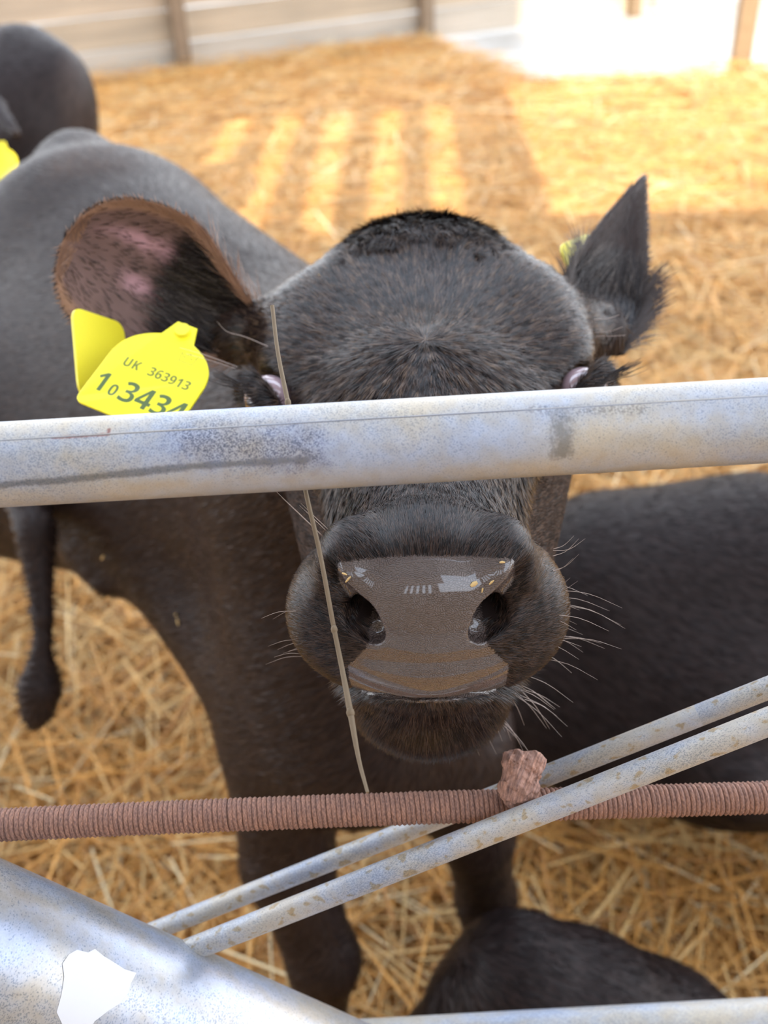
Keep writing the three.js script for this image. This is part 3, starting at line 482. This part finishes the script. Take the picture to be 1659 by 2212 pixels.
const earLm = earSheet(earL, (s, t, layer, p) => {
  if (layer) return [0.045, 0.028, 0.022];
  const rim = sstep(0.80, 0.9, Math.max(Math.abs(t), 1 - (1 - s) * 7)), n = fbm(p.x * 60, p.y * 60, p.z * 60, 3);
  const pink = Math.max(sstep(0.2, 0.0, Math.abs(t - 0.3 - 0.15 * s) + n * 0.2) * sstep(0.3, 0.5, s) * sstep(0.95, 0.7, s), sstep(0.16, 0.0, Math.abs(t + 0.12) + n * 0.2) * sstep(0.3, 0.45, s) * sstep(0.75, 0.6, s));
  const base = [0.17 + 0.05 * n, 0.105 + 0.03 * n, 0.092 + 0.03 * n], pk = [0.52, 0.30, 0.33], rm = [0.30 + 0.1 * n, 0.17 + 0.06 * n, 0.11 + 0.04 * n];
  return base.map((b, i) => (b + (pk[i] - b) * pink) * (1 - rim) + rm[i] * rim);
});
const earR = { base: C(1290, 735, 0.86), tip: C(1368, 368, 0.92), open: camPos.clone().sub(C(1300, 600, 0.88)).normalize().add(V(0.45, 0, 0)), cup: (s) => 1.0 - 0.2 * s, side: (s) => 0.012 * s * s };
earR.width = (s) => (0.030 + 0.016 * sstep(0, 0.3, s)) * Math.pow(Math.max(0.001, 1 - Math.max(0, (s - 0.2) / 0.8) ** 1.15), 0.95);
const earRm = earSheet(earR, (s, t, layer, p) => { const n = fbm(p.x * 60, p.y * 60, p.z * 60, 3); return [0.035 + 0.02 * n, 0.024 + 0.014 * n, 0.022 + 0.012 * n]; });

{ // one continuous body: head, trunk and ears in one geometry, the bare muzzle as its second material
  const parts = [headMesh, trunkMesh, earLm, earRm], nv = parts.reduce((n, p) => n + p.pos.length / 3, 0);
  const pos = new Float32Array(nv * 3), nor = new Float32Array(nv * 3), col = new Float32Array(nv * 3), uv = new Float32Array(nv * 2), hide = [], skin = []; let o = 0;
  for (const m of parts) {
    const n = m.pos.length / 3; pos.set(m.pos, o * 3); nor.set(m.nor, o * 3); const leather = new Uint8Array(n);
    for (let i = 0; i < n; i++) {
      const [hx, ha, hn] = toH(m.pos[3 * i], m.pos[3 * i + 1], m.pos[3 * i + 2]); let c = DARK;
      uv[(o + i) * 2] = hx / 0.1; uv[(o + i) * 2 + 1] = (hn + 0.7 * ha) / 0.1;
      if (m === headMesh) { leather[i] = inLeather(hx, ha, hn) > 0 ? 1 : 0; }
      if (m.col) c = [m.col[3 * i], m.col[3 * i + 1], m.col[3 * i + 2]];
      col.set(c, (o + i) * 3);
    }
    for (let t = 0; t < m.idx.length; t += 3) { const a = m.idx[t], b = m.idx[t + 1], c = m.idx[t + 2]; (leather[a] + leather[b] + leather[c] > 1 ? skin : hide).push(o + a, o + b, o + c); }
    o += n;
  }
  const g = new THREE.BufferGeometry(); g.setAttribute('position', new THREE.BufferAttribute(pos, 3)); g.setAttribute('normal', new THREE.BufferAttribute(nor, 3)); g.setAttribute('color', new THREE.BufferAttribute(col, 3)); g.setAttribute('uv', new THREE.BufferAttribute(uv, 2));
  g.setIndex(new THREE.BufferAttribute(Uint32Array.from(hide.concat(skin)), 1)); g.addGroup(0, hide.length, 0); g.addGroup(hide.length, skin.length, 1);
  part('body', g, [mHide, mMuzzle], calf);
}
// eyes
{
  const mEye = new THREE.MeshPhysicalMaterial({ color: 0xffffff, vertexColors: true, roughness: 0.12, clearcoat: 1, clearcoatRoughness: 0.03 }); mEye.name = 'moist eye';
  for (const s of [-1, 1]) {
    const g = new THREE.SphereGeometry(0.0195, 48, 36), p = g.attributes.position, col = new Float32Array(p.count * 3), look = V().addScaledVector(HX, s * 0.62).addScaledVector(HA, -0.74).addScaledVector(HN, -0.25).normalize();
    for (let i = 0; i < p.count; i++) { const q = V().fromBufferAttribute(p, i).normalize(), d = Math.acos(clamp(q.dot(look), -1, 1)); const c = d < 0.30 ? [0.004, 0.004, 0.006] : d < 0.62 ? [0.018, 0.011, 0.008] : d < 0.70 ? [0.03, 0.02, 0.02] : [0.29, 0.205, 0.23]; col.set(c, i * 3); }
    g.setAttribute('color', new THREE.BufferAttribute(col, 3)); const m = part('eye', g, mEye, calf, { label: 'dark eye with a pinkish rim' }); m.position.copy(H(...EYEC(s)));
  }
}
// coat
const WH = [0.002, 0.222];
{
  const hairCol = (ha, hn, hx) => {
    const k = rnd() + 0.9 * perlin.noise(hx * 260, ha * 200, hn * 200);
    return k < 0.35 ? [0.007, 0.005, 0.005] : k < 0.7 ? [0.027, 0.016, 0.013] : k < 1.0 ? [0.062, 0.038, 0.028] : ha > 0.1 && hn > -0.04 ? [0.11, 0.072, 0.047] : [0.035, 0.026, 0.024];
  };
  headMesh.dens = (x, y, z, nx, ny, nz) => { const [hx, ha, hn] = toH(x, y, z); if (inLeather(hx, ha, hn) > 0.002) return 0; return sstep(-0.01, -0.06, hn) > 0.5 && ha > 0.075 ? 0 : ha > 0.43 ? 0.4 : 1; };
  const style = (p, n) => {
    const [hx, ha, hn] = toH(p.x, p.y, p.z); if (inLeather(hx, ha, hn) > 0.0015) return null;
    const tuft = perlin.noise(hx * 190, ha * 190, hn * 190), tuft2 = perlin.noise(hx * 190 + 40, ha * 190, hn * 190);
    for (const s of [-1, 1]) { const e = EYEC(s); if (Math.hypot(hx - e[0], ha - e[1], hn - e[2]) < 0.021) return null; if (Math.hypot(hx - s * 0.036, ha - 0.03, hn + 0.022) < 0.028 && n.dot(HA) > -0.2 && ha > 0.006 && hn > -0.04 && Math.abs(hx) < 0.05) return null; }
    // directions: outwards from the whorl on the forehead, back along the cheeks, outwards from the bare muzzle
    let dx = hx - WH[0], da = (ha - WH[1]) * 1.15, dn = 0; const rl = Math.hypot(dx, da) + 1e-5; dx /= rl; da /= rl; dn = -0.3 * Math.abs(dx);
    const cheek = sstep(-0.01, -0.06, hn), muz = sstep(0.085, 0.05, ha), poll = sstep(0.335, 0.372, ha + 0.03 * perlin.noise(hx * 60, ha * 60, 3)) * (1 - cheek) * sstep(0.095, 0.045, Math.abs(hx));
    let vx = dx * (1 - cheek) + 0.1 * Math.sign(hx) * cheek, va = da * (1 - cheek) + 0.85 * cheek, vn = dn * (1 - cheek) - 0.5 * cheek;
    if (muz > 0) { const mx = hx, mn = hn + 0.035, ml = Math.hypot(mx, mn) + 1e-4, low = hn < -0.088; vx = vx * (1 - muz) + muz * mx / ml; va = va * (1 - muz) + muz * (low ? 0.1 : 0.5); vn = vn * (1 - muz) + muz * (low ? -1.2 : mn / ml); }
    if (poll > 0) { vx = vx * (1 - poll) + poll * (hx * 6 + tuft2 * 0.9); va = va * (1 - poll) - poll * 0.8; vn = vn * (1 - poll) - poll * 0.1; }
    const dir = V().addScaledVector(HX, vx + tuft * 0.22 * Math.abs(va)).addScaledVector(HA, va + tuft2 * 0.22 * Math.abs(vx)).addScaledVector(HN, vn);
    let len = 0.013, lift = 0.13 + 0.3 * tuft2, wid = 0.00062;
    if (muz > 0.3) { len = 0.0055; lift = 0.45; wid = 0.00038; if (hn < -0.095) { len = 0.015; lift = 0.35; } }
    else if (ha < 0.17 && hn > -0.02) { len = 0.009; lift = 0.1 + 0.25 * tuft2; }
    else if (poll > 0.3) { len = 0.010 + 0.008 * poll; lift = 0.22 + 0.5 * tuft; wid = 0.0007; }
    else if (cheek > 0.5) { len = 0.011; lift = 0.14; wid = 0.0009; }
    return { dir, len, lift, wid, col: hairCol(ha, hn, hx), mess: poll > 0.3 ? 0.45 : 0.22, roll: 0.45 };
  };
  const onCheek = (p) => { const [hx, ha, hn] = toH(p.x, p.y, p.z); return sstep(-0.01, -0.06, hn) > 0.5 && ha > 0.075; };
  part('coat', furGeo(headMesh, 380000, (p, n) => onCheek(p) ? null : style(p, n)), mFur, calf, { kind: 'stuff' });
  const cheeks = { ...headMesh, dens: (x, y, z) => onCheek(V(x, y, z)) ? 1 : 0 };
  part('cheek_coat', furGeo(cheeks, 70000, style, 0.3), mMatte, calf, { kind: 'stuff' });
  const back = C(120, 620, 1.75).sub(C(720, 960, 1.16)).normalize();
  const bstyle = (p, n) => { const k = rnd(); return { dir: back.clone().add(V(0, -0.55, 0.1)), len: 0.018, lift: 0.1, wid: 0.0013, col: k < 0.6 ? [0.020, 0.012, 0.010] : [0.042, 0.026, 0.020], mess: 0.3 }; };
  trunkMesh.dens = (x, y, z) => z > -1.25 ? 1.6 : 0.8;
  part('body_coat', furGeo(trunkMesh, 140000, bstyle, 0.3), mCoat, calf, { kind: 'stuff' });
  // ear hair: short on both faces, long from the base inwards and along the edges
  const ef = (m, e, cols) => furGeo(m, 16000, (p, n) => {
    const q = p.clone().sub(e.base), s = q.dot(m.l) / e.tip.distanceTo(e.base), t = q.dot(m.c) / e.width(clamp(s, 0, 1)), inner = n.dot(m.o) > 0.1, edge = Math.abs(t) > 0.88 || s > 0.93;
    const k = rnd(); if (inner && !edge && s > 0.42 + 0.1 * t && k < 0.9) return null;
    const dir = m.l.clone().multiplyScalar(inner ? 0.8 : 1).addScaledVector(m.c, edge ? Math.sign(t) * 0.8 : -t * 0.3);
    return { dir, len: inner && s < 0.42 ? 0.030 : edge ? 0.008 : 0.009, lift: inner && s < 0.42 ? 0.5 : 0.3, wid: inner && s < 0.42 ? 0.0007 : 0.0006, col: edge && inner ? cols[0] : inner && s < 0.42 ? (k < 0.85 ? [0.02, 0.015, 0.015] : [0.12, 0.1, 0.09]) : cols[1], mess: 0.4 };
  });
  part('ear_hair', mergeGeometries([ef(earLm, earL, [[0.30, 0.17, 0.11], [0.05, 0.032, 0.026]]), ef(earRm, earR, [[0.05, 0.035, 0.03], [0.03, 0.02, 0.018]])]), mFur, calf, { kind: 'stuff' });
}
// whiskers
{
  seed = 4242; const gs = [];
  const whisk = (x, a, n, dx, da, dn, len, r = 0.00022, droop = 0.2) => { const p = H(x, a, n), d = V().addScaledVector(HX, dx).addScaledVector(HA, da).addScaledVector(HN, dn).normalize(), m = p.clone().addScaledVector(d, len * 0.5), t = p.clone().addScaledVector(d, len).add(V(0, -droop * len, 0)); gs.push(tubeGeo([p, m, t], [r, r * 0.8, r * 0.25], 4, 3, false)); };
  for (let i = 0; i < 26; i++) { const n = rr(-0.125, -0.03); whisk(0.078 + rr(-0.01, 0.006) - (n < -0.1 ? 0.016 : 0), rr(0.02, 0.05), n, 1, rr(-0.35, 0.05), rr(-0.2, 0.15) + (n < -0.09 ? -0.5 : 0), rr(0.022, 0.05)); }
  for (let i = 0; i < 16; i++) whisk(rr(0.02, 0.065), rr(0.02, 0.05), rr(-0.155, -0.12), rr(0.3, 0.9), rr(-0.5, 0.1), rr(-0.9, -0.5), rr(0.02, 0.045));
  for (let i = 0; i < 8; i++) whisk(-rr(0.076, 0.085), rr(0.02, 0.05), rr(-0.1, -0.02), -1, rr(-0.3, 0.2), rr(-0.2, 0.3), rr(0.015, 0.03));
  for (let i = 0; i < 4; i++) whisk(-rr(0.05, 0.07), 0.05, 0.005, -0.7, 0.2, 0.8, rr(0.03, 0.05), 0.00022, 0);
  for (let i = 0; i < 7; i++) whisk(0.078, 0.045, rr(-0.04, 0.0), 1, rr(-0.1, 0.3), rr(0, 0.5), rr(0.012, 0.02), 0.00025, -0.4);
  const wisp = (pts, d, r = 0.00032) => { const P = pts.map(([x, y], i) => C(x, y, d[0] + (d[1] - d[0]) * i / (pts.length - 1))); gs.push(tubeGeo(P, pts.map((_, i) => r * (1 - 0.25 * i)), 4, 4, false)); };
  wisp([[578, 748], [528, 727], [490, 716], [468, 694]], [0.77, 0.74]); wisp([[512, 792], [446, 768], [388, 751]], [0.77, 0.74]); wisp([[508, 796], [455, 779], [402, 764]], [0.77, 0.745]);
  wisp([[1284, 690], [1312, 688], [1338, 680]], [0.79, 0.77]); wisp([[1286, 718], [1318, 716], [1345, 706]], [0.79, 0.77]); wisp([[1288, 726], [1325, 726], [1352, 724]], [0.79, 0.77]);
  part('whiskers', mergeGeometries(gs), mWhisker, calf, { kind: 'stuff', label: 'pale stiff whiskers round the muzzle' });
  const ls = [];
  for (const s of [-1, 1]) for (let i = 0; i < 46; i++) {
    const t = i / 45, c = V(...EYEC(s)), g = gaze(s), up = V(0, 0, 1).addScaledVector(g, -g.z).normalize(), sd = V().crossVectors(up, g), a = 0.25 + t * 2.65, q = c.clone().addScaledVector(g, 0.016).addScaledVector(sd, Math.cos(a) * 0.021).addScaledVector(up, Math.sin(a) * 0.0175);
    const d = g.clone().multiplyScalar(0.9).addScaledVector(up, 0.35 * Math.sin(a)).addScaledVector(sd, Math.cos(a) * 0.5 + gauss() * 0.15).normalize(), len = rr(0.016, 0.026), e1 = q.clone().addScaledVector(d, len * 0.5), e2 = q.clone().addScaledVector(d, len).addScaledVector(up, 0.004);
    ls.push(tubeGeo([H(...q.toArray()), H(...e1.toArray()), H(...e2.toArray())], [0.0004, 0.0003, 0.0001], 4, 2, false));
  }
  const mLash = new THREE.MeshStandardMaterial({ color: lin(0.02, 0.015, 0.015), roughness: 0.4 }); mLash.name = 'dark lash';
  part('eyelashes', mergeGeometries(ls), mLash, calf, { kind: 'stuff' });
}
// bits of straw stuck to the nose, chin and neck
{
  seed = 909; const gs = [], see = (px, py) => { const d = C(px, py, 1).sub(camPos).normalize(); let t = 0.5; for (let i = 0; i < 160; i++) { const p = camPos.clone().addScaledVector(d, t), f = calfField(p.x, p.y, p.z); if (f < 0.0004) return p; t += f * 0.8; } return null; };
  for (const [px, py, l, w] of [[1024, 1262, 0.0022, 0.0016], [1062, 1258, 0.002, 0.0007], [1042, 1275, 0.0016, 0.0006], [752, 1252, 0.003, 0.0007], [744, 1240, 0.0016, 0.0007], [1030, 1600, 0.003, 0.0013], [1085, 1215, 0.0016, 0.0008], [380, 1328, 0.006, 0.002], [384, 1342, 0.005, 0.0016], [1235, 720, 0.002, 0.001], [690, 600, 0.003, 0.0007], [222, 1204, 0.004, 0.002]]) {
    const p = see(px, py); if (!p) continue; const d = V(gauss(), gauss(), gauss() * 0.3).normalize(); p.addScaledVector(camPos.clone().sub(p).normalize(), 0.0007);
    gs.push(tubeGeo([p.clone().addScaledVector(d, -l), p.clone().add(V(0, 0.0002, 0)), p.clone().addScaledVector(d, l)], [w * 0.5, w, w * 0.6], 5, 2));
  }
  const m = new THREE.MeshStandardMaterial({ color: lin(0.6, 0.42, 0.18), roughness: 0.7 }); m.name = 'straw fleck';
  part('straw_flecks', mergeGeometries(gs), m, calf, { kind: 'stuff', label: 'tiny bits of straw stuck to nose and chin' });
}
// ear tags
const mTag = new THREE.MeshPhysicalMaterial({ color: lin(0.80, 0.70, 0.03), roughness: 0.4, clearcoat: 0.2 }); mTag.name = 'yellow plastic';
function tagShape(w, h) { // plate with a rounded shoulder and a neck
  const s = new THREE.Shape(), r = w * 0.09; s.moveTo(-w / 2 + r, 0); s.lineTo(w / 2 - r, 0); s.quadraticCurveTo(w / 2, 0, w / 2, r); s.lineTo(w / 2, h * 0.50); s.bezierCurveTo(w / 2, h * 0.72, w * 0.30, h * 0.80, w * 0.17, h * 0.84); s.lineTo(w * 0.10, h); s.lineTo(-w * 0.10, h); s.lineTo(-w * 0.17, h * 0.84); s.bezierCurveTo(-w * 0.30, h * 0.80, -w / 2, h * 0.72, -w / 2, h * 0.50); s.lineTo(-w / 2, r); s.quadraticCurveTo(-w / 2, 0, -w / 2 + r, 0); return s;
}
function frame(o, x, y) { const X = x.clone().normalize(), Z = V().crossVectors(X, y).normalize(), Y = V().crossVectors(Z, X); o.quaternion.setFromRotationMatrix(new THREE.Matrix4().makeBasis(X, Y, Z)); }
{
  const W = 0.082, Hh = 0.098, c = document.createElement('canvas'); c.width = 880; c.height = 1000; const k = c.getContext('2d');
  k.fillStyle = '#efe51f'; k.fillRect(0, 0, 880, 1000); k.fillStyle = '#5d6b2c';
  k.font = 'bold 118px sans-serif'; k.fillText('UK', 150, 560); k.fillText('363913', 390, 560);
  k.fillStyle = '#4f6436'; k.font = 'bold 250px sans-serif'; k.fillText('1', 40, 850); k.font = 'bold 150px sans-serif'; k.fillText('0', 190, 850); k.font = 'bold 270px sans-serif'; k.fillText('3434', 290, 860);
  k.strokeStyle = '#b9b422'; k.lineWidth = 10; k.beginPath(); k.moveTo(560, 330); k.lineTo(545, 250); k.lineTo(590, 290); k.lineTo(620, 235); k.lineTo(650, 290); k.lineTo(695, 250); k.lineTo(680, 330); k.closePath(); k.stroke();
  const t = new THREE.CanvasTexture(c); t.colorSpace = THREE.SRGBColorSpace; t.magFilter = THREE.LinearFilter;
  const mPrint = new THREE.MeshPhysicalMaterial({ map: t, roughness: 0.4, clearcoat: 0.2 }); mPrint.name = 'printed yellow plastic';
  const tag = new THREE.Group(); tag.name = 'ear_tag'; tag.userData.label = 'large yellow ear tag printed UK 363913 and 1 0 3434'; calf.add(tag);
  const g = new THREE.ExtrudeGeometry(tagShape(W, Hh), { depth: 0.0016, bevelEnabled: true, bevelSize: 0.0006, bevelThickness: 0.0004, bevelSegments: 2, curveSegments: 12 }), uv = g.attributes.uv, p = g.attributes.position;
  for (let i = 0; i < uv.count; i++) uv.setXY(i, p.getX(i) / W + 0.5, p.getY(i) / Hh);
  // bowed a little, as soft plastic hangs
  for (let i = 0; i < p.count; i++) p.setZ(i, p.getZ(i) - 0.9 * p.getX(i) ** 2); g.computeVertexNormals();
  part('tag_plate', g, mPrint, tag);
  const stud = part('stud', mergeGeometries([new THREE.CylinderGeometry(0.006, 0.007, 0.006, 20).rotateX(Math.PI / 2), new THREE.CylinderGeometry(0.003, 0.003, 0.075, 14).rotateX(Math.PI / 2).translate(0, 0, -0.036)]), mTag, tag); stud.position.set(0, Hh * 0.93, 0.002);
  tag.position.copy(C(262, 905, 0.735)); frame(tag, C(262 + 93, 905 + 38, 0.728).sub(tag.position), C(262 + 36, 905 - 93, 0.755).sub(tag.position));
  const ps = new THREE.Shape(); { const a = 0.031, r = 0.012, h = 0.072; ps.moveTo(-a + r, 0); ps.lineTo(a - r, 0); ps.quadraticCurveTo(a, 0, a, r); ps.lineTo(a, h - r); ps.quadraticCurveTo(a, h, a - r, h); ps.lineTo(-a + r, h); ps.quadraticCurveTo(-a, h, -a, h - r); ps.lineTo(-a, r); ps.quadraticCurveTo(-a, 0, -a + r, 0); }
  const plate = new THREE.ExtrudeGeometry(ps, { depth: 0.0016, bevelEnabled: true, bevelSize: 0.0006, bevelThickness: 0.0004, bevelSegments: 2 });
  const bt = part('ear_tag', plate, mTag, calf, { label: 'second yellow tag plate behind the same ear' }); bt.position.copy(C(226, 868, 0.80)); frame(bt, C(226 + 92, 868 + 20, 0.85).sub(bt.position), C(226 - 25, 868 - 97, 0.795).sub(bt.position));
  const rt = part('ear_tag', plate, mTag, calf, { label: 'yellow tag behind the upright ear' }); rt.position.copy(C(1310, 670, 0.925)); frame(rt, C(1348, 650, 0.95).sub(rt.position), C(1267, 480, 0.94).sub(rt.position));
}

// ---------------------------------------------------------------- the other cattle
function cattle(label, f, lo, hi, fn, hairs, flow) {
  const o = thing('calf', label, 'calf'); const m = meshField((x, y, z) => f.at(x, y, z), lo, hi, 0.014), n = m.pos.length / 3, col = new Float32Array(n * 3); for (let i = 0; i < n; i++) col.set(DARK, 3 * i);
  const g = new THREE.BufferGeometry(); g.setAttribute('position', new THREE.BufferAttribute(m.pos, 3)); g.setAttribute('normal', new THREE.BufferAttribute(m.nor, 3)); g.setAttribute('color', new THREE.BufferAttribute(col, 3)); g.setIndex(new THREE.BufferAttribute(m.idx, 1));
  part('body', g, mHide, o);
  part('coat', furGeo(m, hairs, () => { const k = rnd(); return { dir: flow, len: 0.022, lift: 0.1, wid: 0.0022, col: k < 0.7 ? [0.014, 0.010, 0.010] : [0.030, 0.020, 0.019], mess: 0.35 }; }, 0.3), mCoat, o, { kind: 'stuff' });
  return o;
}
const chain = (f, p, k = 0.04) => { for (let i = 0; i + 1 < p.length; i++) f.cone(p[i][0], p[i + 1][0], p[i][1], p[i + 1][1], k); };
{ // standing behind on the left
  const f = new Field(), b = C(30, 285, 2.6), r = C(-420, 250, 3.0);
  f.cone(b, r, 0.215, 0.25, 0.08); f.ell(C(50, 135, 2.6), [0.11, 0.09, 0.12], 0.08); f.ell(C(130, 190, 2.55), [0.07, 0.09, 0.1], 0.08);
  chain(f, [[C(-20, 300, 2.6), 0.17], [C(-95, 270, 2.45), 0.12], [C(-110, 320, 2.36), 0.095], [C(-110, 450, 2.25), 0.06]], 0.05);   // neck and head
  chain(f, [[C(-60, 250, 2.32), 0.03], [C(-15, 240, 2.24), 0.03], [C(38, 290, 2.16), 0.012]], 0.02);   // ear
  for (const [x, z] of [[0.05, 0.10], [-0.12, 0.05]]) chain(f, [[b.clone().add(V(x, -0.1, z)), 0.13], [b.clone().add(V(x, -0.45, z)), 0.06], [V(b.x + x, 0.35, b.z + z), 0.045], [V(b.x + x, 0.10, b.z + z), 0.034], [V(b.x + x, 0.045, b.z + z), 0.045]], 0.03);
  for (const [x, z] of [[0.05, 0.12], [-0.05, -0.12]]) chain(f, [[r.clone().add(V(x, -0.1, z)), 0.16], [V(r.x + x - 0.06, 0.5, r.z + z), 0.07], [V(r.x + x, 0.3, r.z + z), 0.045], [V(r.x + x, 0.10, r.z + z), 0.034], [V(r.x + x, 0.045, r.z + z), 0.045]], 0.03);
  const o = cattle('dark calf standing at the left edge behind, yellow tag in its ear', f, [-2.4, -0.02, -3.6], [-0.3, 1.5, -1.5], null, 30000, V(-0.6, -0.5, -0.3));
  const g = new THREE.ExtrudeGeometry(tagShape(0.07, 0.1), { depth: 0.002, bevelEnabled: true, bevelSize: 0.0006, bevelThickness: 0.0005, bevelSegments: 2 }), t = part('ear_tag', g, mTag, o, { label: 'plain yellow ear tag' });
  t.position.copy(C(0, 405, 2.1)); frame(t, C(40, 405, 2.1).sub(t.position), C(2, 300, 2.11).sub(t.position));
}
{ // lying on the right
  const f = new Field();
  chain(f, [[C(1130, 1400, 1.85), 0.17], [C(1330, 1340, 1.8), 0.215], [C(1620, 1330, 1.78), 0.235], [C(1900, 1340, 1.75), 0.22]], 0.1);
  chain(f, [[C(1250, 1480, 1.78), 0.17], [C(1560, 1540, 1.66), 0.17], [C(1900, 1560, 1.65), 0.19]], 0.08);
  chain(f, [[C(1100, 1350, 1.85), 0.13], [C(1000, 1180, 1.98), 0.10], [C(960, 1160, 1.95), 0.085], [C(900, 1270, 1.88), 0.06]], 0.05);   // neck and head
  chain(f, [[C(1470, 1620, 1.6), 0.08], [C(1600, 1700, 1.5), 0.05], [C(1760, 1730, 1.5), 0.04], [C(1830, 1740, 1.5), 0.045]], 0.03);
  chain(f, [[C(1180, 1600, 1.8), 0.08], [C(1260, 1660, 1.74), 0.045], [C(1370, 1640, 1.78), 0.04]], 0.03);
  cattle('black calf lying on the straw at the right behind the whiskered muzzle', f, [-0.2, -0.02, -2.2], [1.3, 1.0, -0.8], null, 40000, V(0.8, -0.4, 0.2));
}
{ // lying close to the gate at the bottom
  const f = new Field();
  chain(f, [[C(1120, 2150, 1.30), 0.095], [C(1230, 2215, 1.32), 0.118], [C(1400, 2300, 1.36), 0.128], [C(1560, 2390, 1.40), 0.12], [C(1650, 2430, 1.43), 0.10]], 0.05);
  chain(f, [[C(1110, 2100, 1.30), 0.07], [C(1030, 2180, 1.33), 0.06], [C(960, 2270, 1.37), 0.055], [C(930, 2330, 1.40), 0.045], [C(900, 2410, 1.43), 0.03]], 0.04);   // neck and head
  chain(f, [[C(1200, 2330, 1.42), 0.05], [C(1120, 2400, 1.46), 0.028], [C(1230, 2430, 1.47), 0.024]], 0.02);
  chain(f, [[C(1500, 2480, 1.46), 0.06], [C(1400, 2500, 1.48), 0.03], [C(1330, 2500, 1.48), 0.022]], 0.02);
  cattle('small black calf lying on the straw beside the lower gate rail', f, [-0.1, -0.02, -1.1], [0.8, 0.7, -0.35], null, 30000, V(0.7, -0.5, 0.2));
}

// ---------------------------------------------------------------- loose straw stem across the face
{
  const o = thing('straw_stem', 'single pale straw stem hanging across the face beside the muzzle', 'straw');
  const z = (t) => -0.55 + 0.2 * t, P = [[588, 660], [600, 760], [622, 870], [645, 980], [662, 1070], [690, 1190], [722, 1360], [740, 1450], [757, 1540], [775, 1640], [794, 1712]].map(([x, y], i) => Zp(x, y, z(i / 10)));
  const m = new THREE.MeshStandardMaterial({ color: lin(0.17, 0.13, 0.085), roughness: 0.8 }); m.name = 'dry straw';
  part('stem', tubeGeo(P, [0.0012, 0.0012, 0.0014, 0.0013, 0.0013, 0.0013, 0.0014, 0.0015, 0.0018, 0.0012, 0.0009], 10, 6), m, o);
  for (const [k, r] of [[2, 0.0019], [6, 0.0020], [8, 0.0024]]) part('node', new THREE.SphereGeometry(r, 12, 8).scale(1, 1.6, 1).translate(P[k].x, P[k].y, P[k].z), m, o);
}

renderer.render(scene, camera);
